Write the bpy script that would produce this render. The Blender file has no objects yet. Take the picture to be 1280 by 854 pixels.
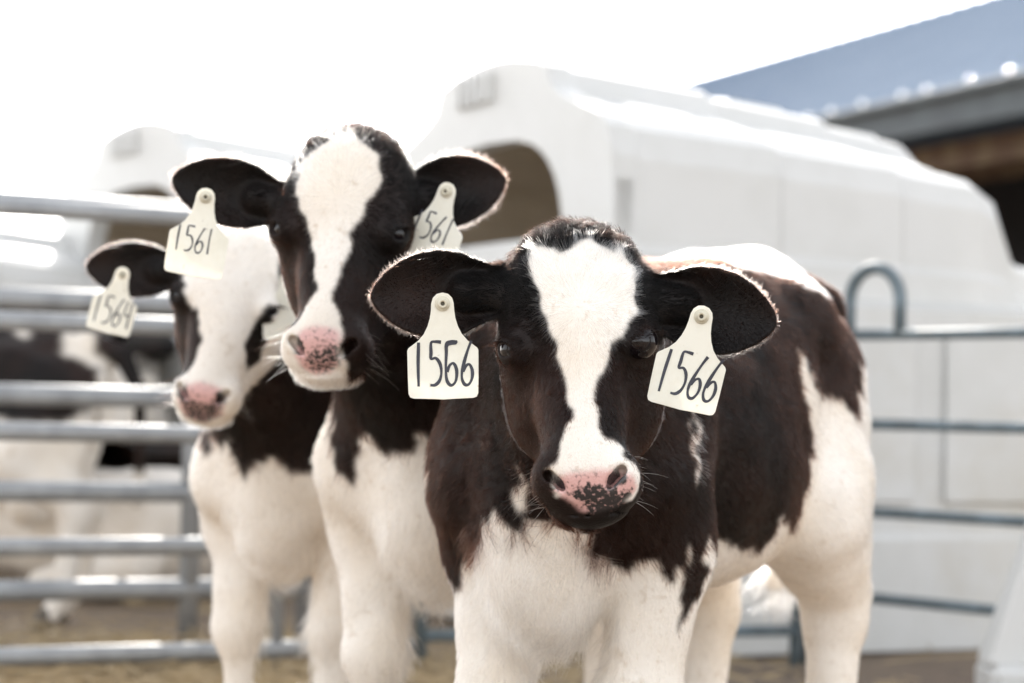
import bpy, math, random
import numpy as np
from mathutils import Vector, Matrix

SC = bpy.context.scene
R = math.radians
# ------------------------------------------------------------------ camera
cam_d = bpy.data.cameras.new('camera'); cam = bpy.data.objects.new('camera', cam_d)
SC.collection.objects.link(cam); SC.camera = cam
cam_d.sensor_width = 36; cam_d.lens = 85; cam_d.clip_end = 2000
CAMZ = 0.63
CAM_M = Matrix.Rotation(R(90 + 1.63), 3, 'X') @ Matrix.Rotation(R(1.26), 3, 'Z')
cam.matrix_world = Matrix.Translation((0, 0, CAMZ)) @ CAM_M.to_4x4()
cam_d.dof.use_dof = True; cam_d.dof.focus_distance = 2.60; cam_d.dof.aperture_fstop = 4.2
cam_d.dof.aperture_blades = 0
# ------------------------------------------------------------------ sky and sun
SUN_EL, SUN_AZ = 31, -5
w = bpy.data.worlds.new('World'); SC.world = w; w.use_nodes = True
nt = w.node_tree; bg = nt.nodes['Background']
sky = nt.nodes.new('ShaderNodeTexSky'); sky.sky_type = 'NISHITA'; sky.sun_disc = False
sky.sun_elevation = R(SUN_EL); sky.sun_rotation = R(SUN_AZ)
sky.air_density = 1.0; sky.dust_density = 1.6; sky.ozone_density = 1.0
hs = nt.nodes.new('ShaderNodeHueSaturation'); hs.inputs['Saturation'].default_value = .18
nt.links.new(sky.outputs[0], hs.inputs['Color']); nt.links.new(hs.outputs[0], bg.inputs[0]); bg.inputs[1].default_value = 0.15
sd = bpy.data.lights.new('sun', 'SUN'); so = bpy.data.objects.new('sun', sd); SC.collection.objects.link(so)
sd.energy = 2.7; sd.angle = R(0.6); sd.color = (1.0, 0.94, 0.86)
sv = Vector((math.sin(R(SUN_AZ)) * math.cos(R(SUN_EL)), math.cos(R(SUN_AZ)) * math.cos(R(SUN_EL)), math.sin(R(SUN_EL))))
so.rotation_euler = sv.to_track_quat('Z', 'Y').to_euler()
SC.view_settings.view_transform = 'Standard'; SC.view_settings.look = 'None'
SC.view_settings.exposure = 1.80; SC.view_settings.gamma = 1.0
SC.render.film_transparent = False
SC.cycles.max_bounces = 10; SC.cycles.transparent_max_bounces = 12
SC.cycles.use_denoising = True
try:
    SC.cycles_curves.shape = 'RIBBONS'; SC.cycles_curves.subdivisions = 2
except Exception: pass

# ------------------------------------------------------------------ helpers
FPX = 1280 * 85 / 36
def ray(px, py):
    v = CAM_M @ Vector((px - 640, 427 - py, -FPX)); return v / v.y
def at(px, py, Y):
    v = ray(px, py); return Vector((v.x * Y, Y, CAMZ + v.z * Y))

def link(o, parent=None):
    SC.collection.objects.link(o)
    if parent is not None: o.parent = parent
    return o
def props(o, label=None, cat=None, group=None, kind=None):
    if label: o['label'] = label
    if cat: o['category'] = cat
    if group: o['group'] = group
    if kind: o['kind'] = kind
    return o
def empty(name, loc=(0, 0, 0), rz=0):
    o = bpy.data.objects.new(name, None); o.location = loc; o.rotation_euler = (0, 0, rz)
    o.empty_display_size = .2
    return link(o)

class MB:
    def __init__(s): s.v = []; s.f = []
    def add(s, v, f):
        n = len(s.v); s.v += [tuple(p) for p in v]; s.f += [tuple(i + n for i in q) for q in f]
    def box(s, c, d, M=None, bev=0.0):
        x, y, z = (a / 2 for a in d); b = min(bev, x * .9, y * .9, z * .9)
        if b <= 0:
            v = [Vector((i * x, j * y, k * z)) for k in (-1, 1) for j in (-1, 1) for i in (-1, 1)]
            f = [(0, 2, 3, 1), (4, 5, 7, 6), (0, 1, 5, 4), (2, 6, 7, 3), (0, 4, 6, 2), (1, 3, 7, 5)]
        else:
            v = []; idx = {}
            for i in (-1, 1):
                for j in (-1, 1):
                    for k in (-1, 1):
                        for a in range(3):
                            q = [i * x, j * y, k * z]; sg = (i, j, k)
                            for t in range(3):
                                if t != a: q[t] -= sg[t] * b
                            idx[(i, j, k, a)] = len(v); v.append(Vector(q))
            f = []
            for a in range(3):
                o1, o2 = (a + 1) % 3, (a + 2) % 3
                for s1 in (-1, 1):
                    q = []
                    for (p1, p2) in ((-1, -1), (1, -1), (1, 1), (-1, 1)):
                        k = [0, 0, 0]; k[a] = s1; k[o1] = p1; k[o2] = p2; q.append(idx[(*k, a)])
                    f.append(tuple(q if s1 > 0 else q[::-1]))
            for a in range(3):
                o1, o2 = (a + 1) % 3, (a + 2) % 3
                for p1 in (-1, 1):
                    for p2 in (-1, 1):
                        def K(s_, ax):
                            k = [0, 0, 0]; k[a] = s_; k[o1] = p1; k[o2] = p2; return idx[(*k, ax)]
                        q = (K(-1, o1), K(1, o1), K(1, o2), K(-1, o2)); f.append(q if p1 * p2 > 0 else q[::-1])
            for i in (-1, 1):
                for j in (-1, 1):
                    for k in (-1, 1):
                        q = (idx[(i, j, k, 0)], idx[(i, j, k, 1)], idx[(i, j, k, 2)])
                        f.append(q if i * j * k > 0 else q[::-1])
        c = Vector(c)
        v = [(M @ p if M else p) + c for p in v]; s.add(v, f)
    def tube(s, pts, r, n=12, cap=True):
        pts = [Vector(p) for p in pts]; rs = r if isinstance(r, (list, tuple)) else [r] * len(pts)
        rings = []; up = None
        for i, p in enumerate(pts):
            t = (pts[min(i + 1, len(pts) - 1)] - pts[max(i - 1, 0)]).normalized()
            if up is None: up = t.orthogonal().normalized()
            up = (up - t * up.dot(t)).normalized(); sd_ = t.cross(up)
            rings.append([p + rs[i] * (math.cos(2 * math.pi * k / n) * up + math.sin(2 * math.pi * k / n) * sd_) for k in range(n)])
        v = [q for rg in rings for q in rg]
        f = [(i * n + k, i * n + (k + 1) % n, (i + 1) * n + (k + 1) % n, (i + 1) * n + k) for i in range(len(pts) - 1) for k in range(n)]
        if cap:
            f.append(tuple(range(n))[::-1]); f.append(tuple((len(pts) - 1) * n + k for k in range(n)))
        s.add(v, f)
    def build(s, name, mat, parent=None, smooth=False):
        me = bpy.data.meshes.new(name); me.from_pydata(s.v, [], s.f); me.validate()
        if mat: me.materials.append(mat)
        if smooth: me.polygons.foreach_set('use_smooth', [True] * len(me.polygons))
        return link(bpy.data.objects.new(name, me), parent)

def fast_mesh(name, V, F, mat, parent=None, smooth=True, attrs=None):
    me = bpy.data.meshes.new(name); me.vertices.add(len(V)); me.vertices.foreach_set('co', V.astype(np.float32).ravel())
    k = F.shape[1]; me.loops.add(F.size); me.loops.foreach_set('vertex_index', F.astype(np.int32).ravel())
    me.polygons.add(len(F)); me.polygons.foreach_set('loop_start', np.arange(0, F.size, k, dtype=np.int32))
    me.polygons.foreach_set('use_smooth', np.full(len(F), smooth))
    for an, val in (attrs or {}).items():
        a = me.attributes.new(an, 'FLOAT', 'POINT'); a.data.foreach_set('value', val.astype(np.float32))
    me.update(calc_edges=True); me.validate()
    if mat: me.materials.append(mat)
    return link(bpy.data.objects.new(name, me), parent)

# ------------------------------------------------------------------ materials
def mat(name, col, rough=.6, metal=0.0, noise=None, bump=None, sss=0.0, spec=None, coat=0.0):
    """noise = (scale, other colour, lo, hi); bump = (scale, strength, distance)"""
    m = bpy.data.materials.new(name); m.use_nodes = True; N = m.node_tree.nodes; L = m.node_tree.links
    b = N['Principled BSDF']; b.inputs['Base Color'].default_value = (*col, 1); b.inputs['Roughness'].default_value = rough
    b.inputs['Metallic'].default_value = metal
    if spec is not None: b.inputs['Specular IOR Level'].default_value = spec
    if coat: b.inputs['Coat Weight'].default_value = coat
    if sss:
        b.inputs['Subsurface Weight'].default_value = sss; b.inputs['Subsurface Radius'].default_value = (1, .8, .6); b.inputs['Subsurface Scale'].default_value = .02
    tc = N.new('ShaderNodeTexCoord')
    for i, nz in enumerate(noise if isinstance(noise, list) else ([noise] if noise else [])):
        n = N.new('ShaderNodeTexNoise'); n.inputs['Scale'].default_value = nz[0]; n.inputs['Detail'].default_value = 6; n.inputs['Roughness'].default_value = .65
        L.new(tc.outputs['Object'], n.inputs['Vector'])
        mr = N.new('ShaderNodeMapRange'); mr.inputs['From Min'].default_value = nz[2]; mr.inputs['From Max'].default_value = nz[3]
        L.new(n.outputs['Fac'], mr.inputs['Value'])
        mx = N.new('ShaderNodeMix'); mx.data_type = 'RGBA'; L.new(mr.outputs[0], mx.inputs['Factor'])
        src = b.inputs['Base Color']
        if src.is_linked:
            o = src.links[0].from_socket; L.new(o, mx.inputs[6])
        else: mx.inputs[6].default_value = (*col, 1)
        mx.inputs[7].default_value = (*nz[1], 1); L.new(mx.outputs[2], src)
    if bump:
        n = N.new('ShaderNodeTexNoise'); n.inputs['Scale'].default_value = bump[0]; n.inputs['Detail'].default_value = 5
        L.new(tc.outputs['Object'], n.inputs['Vector'])
        bp = N.new('ShaderNodeBump'); bp.inputs['Strength'].default_value = bump[1]; bp.inputs['Distance'].default_value = bump[2]
        L.new(n.outputs['Fac'], bp.inputs['Height']); L.new(bp.outputs[0], b.inputs['Normal'])
    return m

M_PLASTIC = mat('white_plastic', (.75, .75, .735), .42, noise=[(3.0, (.68, .68, .655), .45, .75), (1.1, (.60, .56, .48), .56, .80)], bump=(6, .15, .02), spec=.5)
M_LIN = mat('hutch_inside_shaded', (.44, .365, .28), .8, noise=(4.0, (.32, .26, .19), .4, .7))  # inner face of the white shell; brown shade and straw bounce put into its colour
def translucent(m, w_):
    N = m.node_tree.nodes; L = m.node_tree.links; b = N['Principled BSDF']; t = N.new('ShaderNodeBsdfTranslucent'); x = N.new('ShaderNodeMixShader')
    x.inputs[0].default_value = w_; cl = b.inputs['Base Color']
    if cl.is_linked: L.new(cl.links[0].from_socket, t.inputs['Color'])
    else: t.inputs['Color'].default_value = cl.default_value
    L.new(b.outputs[0], x.inputs[1]); L.new(t.outputs[0], x.inputs[2]); L.new(x.outputs[0], N['Material Output'].inputs['Surface']); return m
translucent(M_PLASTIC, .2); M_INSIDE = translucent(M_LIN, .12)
M_GALV = mat('galvanised_steel', (.34, .35, .36), .55, .35, noise=(14.0, (.25, .26, .27), .4, .65), bump=(60, .2, .002))
M_PAINTED = mat('painted_steel', (.11, .14, .155), .62, .0, noise=(18.0, (.17, .22, .25), .45, .7))
M_SOIL = mat('dry_soil', (.17, .125, .09), .95, noise=[(1.3, (.25, .19, .13), .4, .65), (18.0, (.09, .07, .055), .5, .75)], bump=(25, .9, .03))
M_STRAW = mat('straw', (.34, .26, .155), .7, noise=(30.0, (.30, .22, .11), .4, .7))
M_TAG = mat('tag_plastic', (.80, .77, .66), .4, noise=[(20.0, (.72, .68, .56), .45, .7), (90.0, (.42, .37, .28), .64, .73)], bump=(180, .12, .001), sss=.15, spec=.4)
M_INK = mat('marker_ink', (.010, .010, .022), .35, noise=(160.0, (.03, .03, .05), .5, .7))
M_STUD = mat('stud_plastic', (.62, .58, .46), .45, noise=(60.0, (.40, .36, .27), .5, .7))
M_STUDHOLE = mat('stud_hole', (.09, .08, .06), .6)
M_EYE = mat('eye', (.006, .004, .005), .05, spec=.4, coat=.1)
M_HOOF = mat('hoof', (.06, .05, .04), .6, noise=(20.0, (.14, .11, .08), .4, .7))
M_ROOF = mat('metal_roof', (.080, .125, .195), .9, .0, noise=(.8, (.095, .14, .21), .4, .65), spec=.06)
M_FASCIA = mat('grey_fascia', (.12, .14, .15), .6, noise=(2.0, (.09, .10, .11), .4, .7), spec=.1)
M_TIMBER = mat('dark_timber', (.12, .075, .05), .85, noise=(3.0, (.20, .15, .09), .45, .65))
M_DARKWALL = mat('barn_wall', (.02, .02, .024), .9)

def coat_nodes(N, L, dark_sock, tc_sock, k0=(.0036, .0020, .0016), k1=(.0170, .0072, .0046), brown=None):
    """shared coat colour: creamy white to dark brown-black"""
    n = N.new('ShaderNodeTexNoise'); n.inputs['Scale'].default_value = 7; n.inputs['Detail'].default_value = 4
    n2 = N.new('ShaderNodeTexNoise'); n2.inputs['Scale'].default_value = 90; n2.inputs['Detail'].default_value = 3
    for q in (n, n2):
        if tc_sock: L.new(tc_sock, q.inputs['Vector'])
    def rng(node, a, b_):
        mr = N.new('ShaderNodeMapRange'); mr.inputs['From Min'].default_value = a; mr.inputs['From Max'].default_value = b_
        L.new(node.outputs['Fac'], mr.inputs['Value']); return mr.outputs[0]
    def mix(fac, A, B):
        mx = N.new('ShaderNodeMix'); mx.data_type = 'RGBA'
        if hasattr(fac, 'links'): L.new(fac, mx.inputs['Factor'])
        else: mx.inputs['Factor'].default_value = fac
        for v, s in ((A, mx.inputs[6]), (B, mx.inputs[7])):
            if isinstance(v, tuple): s.default_value = (*v, 1)
            else: L.new(v, s)
        return mx.outputs[2]
    white = mix(rng(n, .4, .7), (.86, .81, .745), (.78, .70, .60))
    white = mix(rng(n2, .62, .8), white, (.62, .52, .42))
    n4 = N.new('ShaderNodeTexNoise'); n4.inputs['Scale'].default_value = 16; n4.inputs['Detail'].default_value = 6; n4.inputs['Roughness'].default_value = .7
    if tc_sock: L.new(tc_sock, n4.inputs['Vector'])
    white = mix(rng(n4, .60, .80), white, (.46, .36, .25))
    black = mix(rng(n, .40, .68), k0, k1)
    if brown is not None:
        mb_ = N.new('ShaderNodeMath'); mb_.operation = 'MULTIPLY'; L.new(rng(n, .30, .60), mb_.inputs[0]); L.new(brown, mb_.inputs[1]); black = mix(mb_.outputs[0], k0, k1)
    return mix(dark_sock, white, black), mix

def make_skin_material():
    m = bpy.data.materials.new('calf_skin'); m.use_nodes = True; N = m.node_tree.nodes; L = m.node_tree.links
    b = N['Principled BSDF']; b.inputs['Roughness'].default_value = .62; b.inputs['Specular IOR Level'].default_value = .25
    tc = N.new('ShaderNodeTexCoord')
    def attr(a):
        q = N.new('ShaderNodeAttribute'); q.attribute_name = a; return q.outputs['Fac']
    coat, mix = coat_nodes(N, L, attr('dark'), tc.outputs['Object'])
    # speckled nose skin
    n = N.new('ShaderNodeTexNoise'); n.inputs['Scale'].default_value = 210; n.inputs['Detail'].default_value = 3
    L.new(tc.outputs['Object'], n.inputs['Vector'])
    add = N.new('ShaderNodeMath'); add.operation = 'ADD'; L.new(n.outputs['Fac'], add.inputs[0]); L.new(attr('mottle'), add.inputs[1])
    mr = N.new('ShaderNodeMapRange'); mr.inputs['From Min'].default_value = .54; mr.inputs['From Max'].default_value = .78; L.new(add.outputs[0], mr.inputs['Value'])
    pad = mix(mr.outputs[0], (.66, .39, .36), (.040, .034, .034))
    c = mix(attr('pad'), coat, pad)
    L.new(c, b.inputs['Base Color'])
    ct = N.new('ShaderNodeMath'); ct.operation = 'MULTIPLY'; ct.inputs[1].default_value = .45; L.new(attr('pad'), ct.inputs[0]); L.new(ct.outputs[0], b.inputs['Coat Weight']); b.inputs['Coat Roughness'].default_value = .18
    rr = N.new('ShaderNodeMapRange'); rr.inputs['To Min'].default_value = .62; rr.inputs['To Max'].default_value = .27
    L.new(attr('pad'), rr.inputs['Value']); L.new(rr.outputs[0], b.inputs['Roughness'])
    n3 = N.new('ShaderNodeTexVoronoi'); n3.inputs['Scale'].default_value = 330; L.new(tc.outputs['Object'], n3.inputs['Vector'])
    bp = N.new('ShaderNodeBump'); bp.inputs['Strength'].default_value = .25; bp.inputs['Distance'].default_value = .002
    L.new(n3.outputs['Distance'], bp.inputs['Height']); L.new(bp.outputs[0], b.inputs['Normal'])
    return m
def make_hair_material():
    m = bpy.data.materials.new('calf_hair'); m.use_nodes = True; N = m.node_tree.nodes; L = m.node_tree.links
    out = N['Material Output']; N.remove(N['Principled BSDF'])
    a = N.new('ShaderNodeAttribute'); a.attribute_name = 'dark'
    br = N.new('ShaderNodeAttribute'); br.attribute_name = 'brown'
    tone = N.new('ShaderNodeAttribute'); tone.attribute_name = 'tone'
    tc = N.new('ShaderNodeTexCoord')
    coat, mix = coat_nodes(N, L, a.outputs['Fac'], tc.outputs['Object'], (.00035, .00018, .00013), (.0125, .0042, .0024), br.outputs['Fac'])
    sc_ = N.new('ShaderNodeMapRange'); sc_.inputs['To Min'].default_value = .62; sc_.inputs['To Max'].default_value = 1.2
    L.new(tone.outputs['Fac'], sc_.inputs['Value'])
    vm = N.new('ShaderNodeVectorMath'); vm.operation = 'SCALE'; L.new(coat, vm.inputs[0]); L.new(sc_.outputs[0], vm.inputs['Scale'])
    h = N.new('ShaderNodeBsdfHairPrincipled'); h.model = 'CHIANG'; h.parametrization = 'COLOR'
    L.new(vm.outputs[0], h.inputs['Color'])
    h.inputs["IOR"].default_value = 1.27; h.inputs["Roughness"].default_value = .32; h.inputs['Radial Roughness'].default_value = .18
    L.new(h.outputs[0], out.inputs['Surface'])
    return m
M_SKIN = make_skin_material(); M_HAIR = make_hair_material()

# ------------------------------------------------------------------ implicit surfaces
f32 = np.float32
def smin(a, b, k):
    h = np.maximum(k - np.abs(a - b), 0) / k; return np.minimum(a, b) - h * h * k * .25
def smax(a, b, k): return -smin(-a, -b, k)
def sE(P, c, r, Rm=None):
    q = P - np.asarray(c, f32)
    if Rm is not None: q = q @ np.asarray(Rm, f32)      # columns of Rm = axes
    r = np.asarray(r, f32); a = q / r; b = a / r
    k0 = np.sqrt((a * a).sum(1)); k1 = np.sqrt((b * b).sum(1)) + 1e-9
    return k0 * (k0 - 1) / k1
def sC(P, a, b, r1, r2):
    a = np.asarray(a, f32); b = np.asarray(b, f32); ba = b - a
    t = np.clip(((P - a) @ ba) / (ba @ ba), 0, 1)[:, None]
    q = P - a - t * ba
    return np.sqrt((q * q).sum(1)) - (r1 + (r2 - r1) * t[:, 0])
def surface_net(sdf, lo, hi, h, slack=1.9):
    lo = np.array(lo, float); hi = np.array(hi, float); B = 8; H = B * h
    nb = np.ceil((hi - lo) / H).astype(int)
    g = np.stack(np.meshgrid(*[np.arange(n) for n in nb], indexing='ij'), -1).reshape(-1, 3)
    c = lo + (g + .5) * H
    d = np.concatenate([sdf(c[i:i + 200000].astype(f32)) for i in range(0, len(c), 200000)])
    g = g[np.abs(d) < H * .866 * slack]
    o = np.stack(np.meshgrid(*[np.arange(B + 1)] * 3, indexing='ij'), -1).reshape(-1, 3)
    K = 1 << 20
    def key(ix): return (ix[:, 0].astype(np.int64) * K + ix[:, 1]) * K + ix[:, 2]
    vk, vp, fq = [], [], []
    for s0 in range(0, len(g), 400):
        gb = g[s0:s0 + 400]; idx = gb[:, None, :] * B + o[None]
        P = (lo + idx.reshape(-1, 3) * h).astype(f32)
        D = sdf(P).reshape(len(gb), B + 1, B + 1, B + 1); Sg = D < 0
        cs = [(i, j, k) for i in (0, 1) for j in (0, 1) for k in (0, 1)]
        cnt = sum(Sg[:, i:B + i, j:B + j, k:B + k].astype(np.int8) for i, j, k in cs)
        act = np.argwhere((cnt > 0) & (cnt < 8))
        if len(act) == 0: continue
        acc = np.zeros((len(act), 3)); n = np.zeros(len(act))
        vals = {c_: D[act[:, 0], act[:, 1] + c_[0], act[:, 2] + c_[1], act[:, 3] + c_[2]] for c_ in cs}
        for a_ in range(3):
            for c_ in cs:
                if c_[a_]: continue
                e = list(c_); e[a_] = 1; e = tuple(e); v0, v1 = vals[c_], vals[e]; cr = (v0 < 0) != (v1 < 0)
                t = np.where(cr, v0 / np.where(cr, v0 - v1, 1), 0)
                p = np.tile(np.array(c_, float), (len(act), 1)); p[:, a_] = t
                acc[cr] += p[cr]; n[cr] += 1
        cell = gb[act[:, 0]] * B + act[:, 1:]
        vk.append(key(cell)); vp.append(lo + (cell + acc / n[:, None]) * h)
        for a_ in range(3):
            e = [0, 0, 0]; e[a_] = 1
            S0 = Sg[:, :B, :B, :B]; S1 = Sg[:, e[0]:B + e[0], e[1]:B + e[1], e[2]:B + e[2]]
            w_ = np.argwhere(S0 != S1)
            if len(w_) == 0: continue
            base = gb[w_[:, 0]] * B + w_[:, 1:]; flip = S0[tuple(w_.T)]
            b1, b2 = (a_ + 1) % 3, (a_ + 2) % 3; q = []
            for (u, v) in ((0, 0), (1, 0), (1, 1), (0, 1)):
                cc = base.copy(); cc[:, b1] -= u; cc[:, b2] -= v; q.append(key(cc))
            q = np.stack(q, 1); q[~flip] = q[~flip][:, ::-1]; fq.append(q)
    vk = np.concatenate(vk); vp = np.concatenate(vp); fq = np.concatenate(fq)
    od = np.argsort(vk); vk = vk[od]; vp = vp[od]
    ix = np.searchsorted(vk, fq); ix = np.minimum(ix, len(vk) - 1); ok = (vk[ix] == fq).all(1)
    return vp, ix[ok]

class Noise3:
    """smooth pseudo-random field from summed sines"""
    def __init__(s, seed, freq, n=10):
        rg = np.random.RandomState(seed); d = rg.normal(size=(n, 3)); d /= np.linalg.norm(d, axis=1)[:, None]
        s.k = d * (freq * 2 * np.pi * rg.uniform(.6, 1.6, (n, 1))); s.p = rg.uniform(0, 6.28, n); s.n = n
    def __call__(s, P):
        return np.sin(P @ s.k.T + s.p).sum(1) / math.sqrt(s.n / 2) * .5

def in_poly(U, poly):
    x, y = U[:, 0], U[:, 1]; ins = np.zeros(len(U), bool); p = np.asarray(poly, float); n = len(p); j = n - 1
    for i in range(n):
        xi, yi = p[i]; xj, yj = p[j]
        c = ((yi > y) != (yj > y)) & (x < (xj - xi) * (y - yi) / (yj - yi + 1e-12) + xi)
        ins ^= c; j = i
    return ins

def rot(yaw, pitch, roll):
    """head frame -> view frame: yaw about z, pitch about x, roll about y (degrees)"""
    return np.array(Matrix.Rotation(R(roll), 3, 'Y') @ Matrix.Rotation(R(yaw), 3, 'Z') @ Matrix.Rotation(R(pitch), 3, 'X'))

EX, EY = .0670, .0235
EARW = ([0, .12, .28, .45, .60, .74, .86, .95, 1.0], [.58, .72, .93, 1.0, .95, .80, .56, .29, 0.0])

class Calf:
    """all shape fields are in world axes, origin on the ground under the shoulders"""
    def __init__(s, name, label, sx, sy, yaw, head_px, head_Y, hrot, ears, group='calves', size=1.0, lying=False, h_head=.0026, h_body=.0045, seed=1,
                 leg_off=None, fuzz=.004, brisket=.115, mk=.40):
        s.root = empty('calf', (sx, sy, 0)); props(s.root, label, 'calf', group)
        s.O = np.array((sx, sy, 0.)); s.size = size; s.seed = seed; s.yaw = yaw; s.lying = lying
        s.hh, s.hb = h_head, h_body; s.eth = max(.0056, h_head * 2.1); s.fuzz = fuzz; s.bris = brisket; s.mk = mk
        fw = np.array((math.sin(yaw), -math.cos(yaw), 0)); lf = np.array((math.cos(yaw), math.sin(yaw), 0))
        # calf's own left is image right when it faces the camera
        s.F = np.stack([fw, lf, (0, 0, 1.)], 1)            # body frame -> world axes
        if head_px is None: s.Hc = None
        else:
            s.Hc = np.array(at(*head_px, head_Y)) - s.O if len(head_px) == 2 else np.array(head_px) - s.O
        s.Rh = rot(*hrot); s.ears = ears; s.leg_off = leg_off or {}
        s.mpp = head_Y / FPX if head_Y else 1; s.hpx = head_px
        s.ear_frames = []
        for e in (ears or []):
            (rx, ry, rz), (tx, ty, tz), wd, nrm, cup = e
            a = np.array((tx - rx, ty - ry, tz - rz)); Lr = np.linalg.norm(a); a /= Lr
            n = np.array(nrm, float); n -= a * (n @ a); n /= np.linalg.norm(n); b = np.cross(n, a)
            s.ear_frames.append((np.array((rx, ry, rz)) + s.Hc, a, b, n, Lr, wd, cup))
    # point in body frame -> local world-axis coordinates
    def b(s, x, y, z): return s.F @ np.array((x, y, z)) * s.size
    def hd(s, x, y, z): return s.Rh @ np.array((x, y, z)) * s.size + s.Hc

    def tail_pts(s):
        t = s.leg_off.get('tail', 0)
        return [((-.80, .0, .845), .030), ((-.915, .045, .805), .026), ((-.965, .055, .70), .020), ((-.975, .03, .52), .015), ((-.955, t, .37), .021)]
    def body_prims(s):
        S = s.size; L = []
        E = lambda c, r, k=.05: L.append(('E', s.b(*c), np.array(r) * S, s.F, k * S))
        C = lambda a, b_, r1, r2, k=.03: L.append(('C', s.b(*a), s.b(*b_), r1 * S, r2 * S, k * S))
        if s.lying:
            E((-.30, 0, .24), (.40, .19, .20)); E((0, 0, .27), (.18, .17, .2)); E((-.62, 0, .22), (.2, .2, .2))
            C((.1, .12, .1), (.36, .1, .05), .055, .035); C((.1, -.12, .1), (.36, -.1, .05), .055, .035)
            C((-.6, .2, .12), (-.3, .26, .06), .08, .04); C((-.75, 0, .2), (-.8, -.2, .05), .04, .02)
            return L
        E((-.34, 0, .605), (.37, .158, .200)); E((-.02, 0, .60), (.17, .148, .20), .06)
        E((-.08, 0, .700), (.17, .078, .095), .06)
        C((-.10, 0, .742), (-.66, 0, .812), .062, .068, .08); E((-.52, 0, .69), (.20, .142, .14), .08)
        E((-.42, 0, .545), (.27, .152, .150), .06)
        E((-.70, 0, .69), (.165, .145, .155), .06)
        C((-.72, 0, .82), (-.86, 0, .785), .048, .032, .04)
        for y in (1, -1):
            E((.0, y * .095, .62), (.11, .062, .17), .05)
            E((.075, y * .095, .545), (.065, .058, .075), .04)
            E((-.585, y * .105, .775), (.050, .030, .034), .07)
            E((-.84, y * .075, .72), (.035, .03, .04), .04)
            E((-.70, y * .100, .565), (.135, .070, .185), .07)
            dx, dy = s.leg_off.get('fl' if y > 0 else 'fr', (0, 0)); ex, ey = s.leg_off.get('hl' if y > 0 else 'hr', (0, 0))
            # fore leg
            C((.035, y * .105, .55), (-.005, y * .108, .46), .076, .068, .04)
            C((-.0, y * .106, .47), (.015 + dx, y * .100 + dy, .285), .060, .044, .03)
            E((.02 + dx, y * .099 + dy, .272), (.041, .040, .050), .025)
            C((.018 + dx, y * .098 + dy, .25), (.012 + dx, y * .098 + dy, .115), .032, .027, .02)
            E((.014 + dx, y * .098 + dy, .105), (.034, .034, .034), .02)
            C((.016 + dx, y * .098 + dy, .10), (.045 + dx, y * .098 + dy, .045), .027, .030, .02)
            # hind leg
            C((-.64, y * .112, .54), (-.60, y * .118, .50), .085, .075, .05)
            C((-.61, y * .115, .50), (-.785 + ex, y * .105 + ey, .37), .084, .056, .04)
            C((-.83 + ex, y * .103 + ey, .375), (-.80 + ex, y * .103 + ey, .32), .022, .030, .025)
            E((-.795 + ex, y * .103 + ey, .335), (.052, .046, .056), .025)
            C((-.795 + ex, y * .103 + ey, .32), (-.775 + ex, y * .103 + ey, .125), .043, .034, .025)
            E((-.775 + ex, y * .103 + ey, .11), (.036, .034, .036), .02)
            C((-.773 + ex, y * .103 + ey, .10), (-.735 + ex, y * .103 + ey, .045), .028, .031, .02)
        E((.095, 0, .50 - (s.bris - .115) * .7), (.095, .078, s.bris), .035)
        C((.12, 0, .52), (.06, 0, .40), .052, .042, .04)
        # tail
        tp = s.tail_pts()
        for (a_, ra), (b_, rb) in zip(tp, tp[1:]): C(a_, b_, ra, rb, .015)
        return L
    def head_prims(s):
        L = []; S = s.size
        E = lambda c, r, k=.02, op=1: L.append(('E', s.hd(*c), np.array(r) * S, s.Rh, k * S, op))
        C = lambda a, b_, r1, r2, k=.02, op=1: L.append(('C', s.hd(*a), s.hd(*b_), r1 * S, r2 * S, k * S, op))
        # neck
        nb = s.b(.02, 0, .66 if not s.lying else .3); hb = s.hd(0, .135, .02)
        L.append(('C', nb, hb, .125 * S, .082 * S, .06, 1))
        L.append(('C', s.b(.05, 0, .56 if not s.lying else .2), s.hd(0, .13, -.04), .10 * S, .062 * S, .06, 1))
        E((0, .092, .050), (.083, .088, .084), .03)
        E((0, .058, .030), (.070, .056, .092), .03)
        E((0, .090, .100), (.060, .062, .042), .03)
        C((0, .055, .0), (0, -.004, -.112), .064, .045, .03)
        C((0, .030, .02), (0, -.030, -.118), .034, .027, .03)
        for q in (1, -1):
            E((q * .060, .046, .014), (.032, .034, .034), .02)
            E((q * .050, .090, -.035), (.034, .055, .062), .03)
            C((q * .040, .125, -.055), (q * .017, .030, -.150), .038, .026, .03)
            E((q * .027, -.018, -.146), (.031, .036, .029), .014)
            E((q * .036, -.040, -.132), (.017, .017, .019), .010)       # nostril wing
            E((q * EX, EY, .008), (.0235, .0235, .0225), .008)      # eyelids
        E((0, -.018, -.132), (.050, .040, .036), .02)
        E((0, -.040, -.136), (.034, .022, .026), .012)
        E((0, -.002, -.172), (.043, .040, .019), .012)
        for q in (1, -1):
            # almond eye opening, looking out to the side and slightly forward
            ax = s.Rh @ np.array((q * .80, -.60, 0)); bx = s.Rh @ np.array((q * .60, .80, 0.0)); up = s.Rh @ np.array((0, 0, 1.))
            tl = .28; b2 = bx * math.cos(tl) + up * math.sin(tl) * 1.0; u2 = -bx * math.sin(tl) + up * math.cos(tl)
            L.append(('E', s.hd(q * EX + q * .0170, EY - .0150, .008), np.array((.0115, .0120, .0070)) * S, np.stack([ax, b2, u2], 1), .004, -1))
            a1 = s.Rh @ np.array((q * .66, -.05, .75)); a2 = s.Rh @ np.array((q * .22, .97, -.12)); a2 -= a1 * (a1 @ a2); a2 /= np.linalg.norm(a2); a3 = np.cross(a1, a2)
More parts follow.
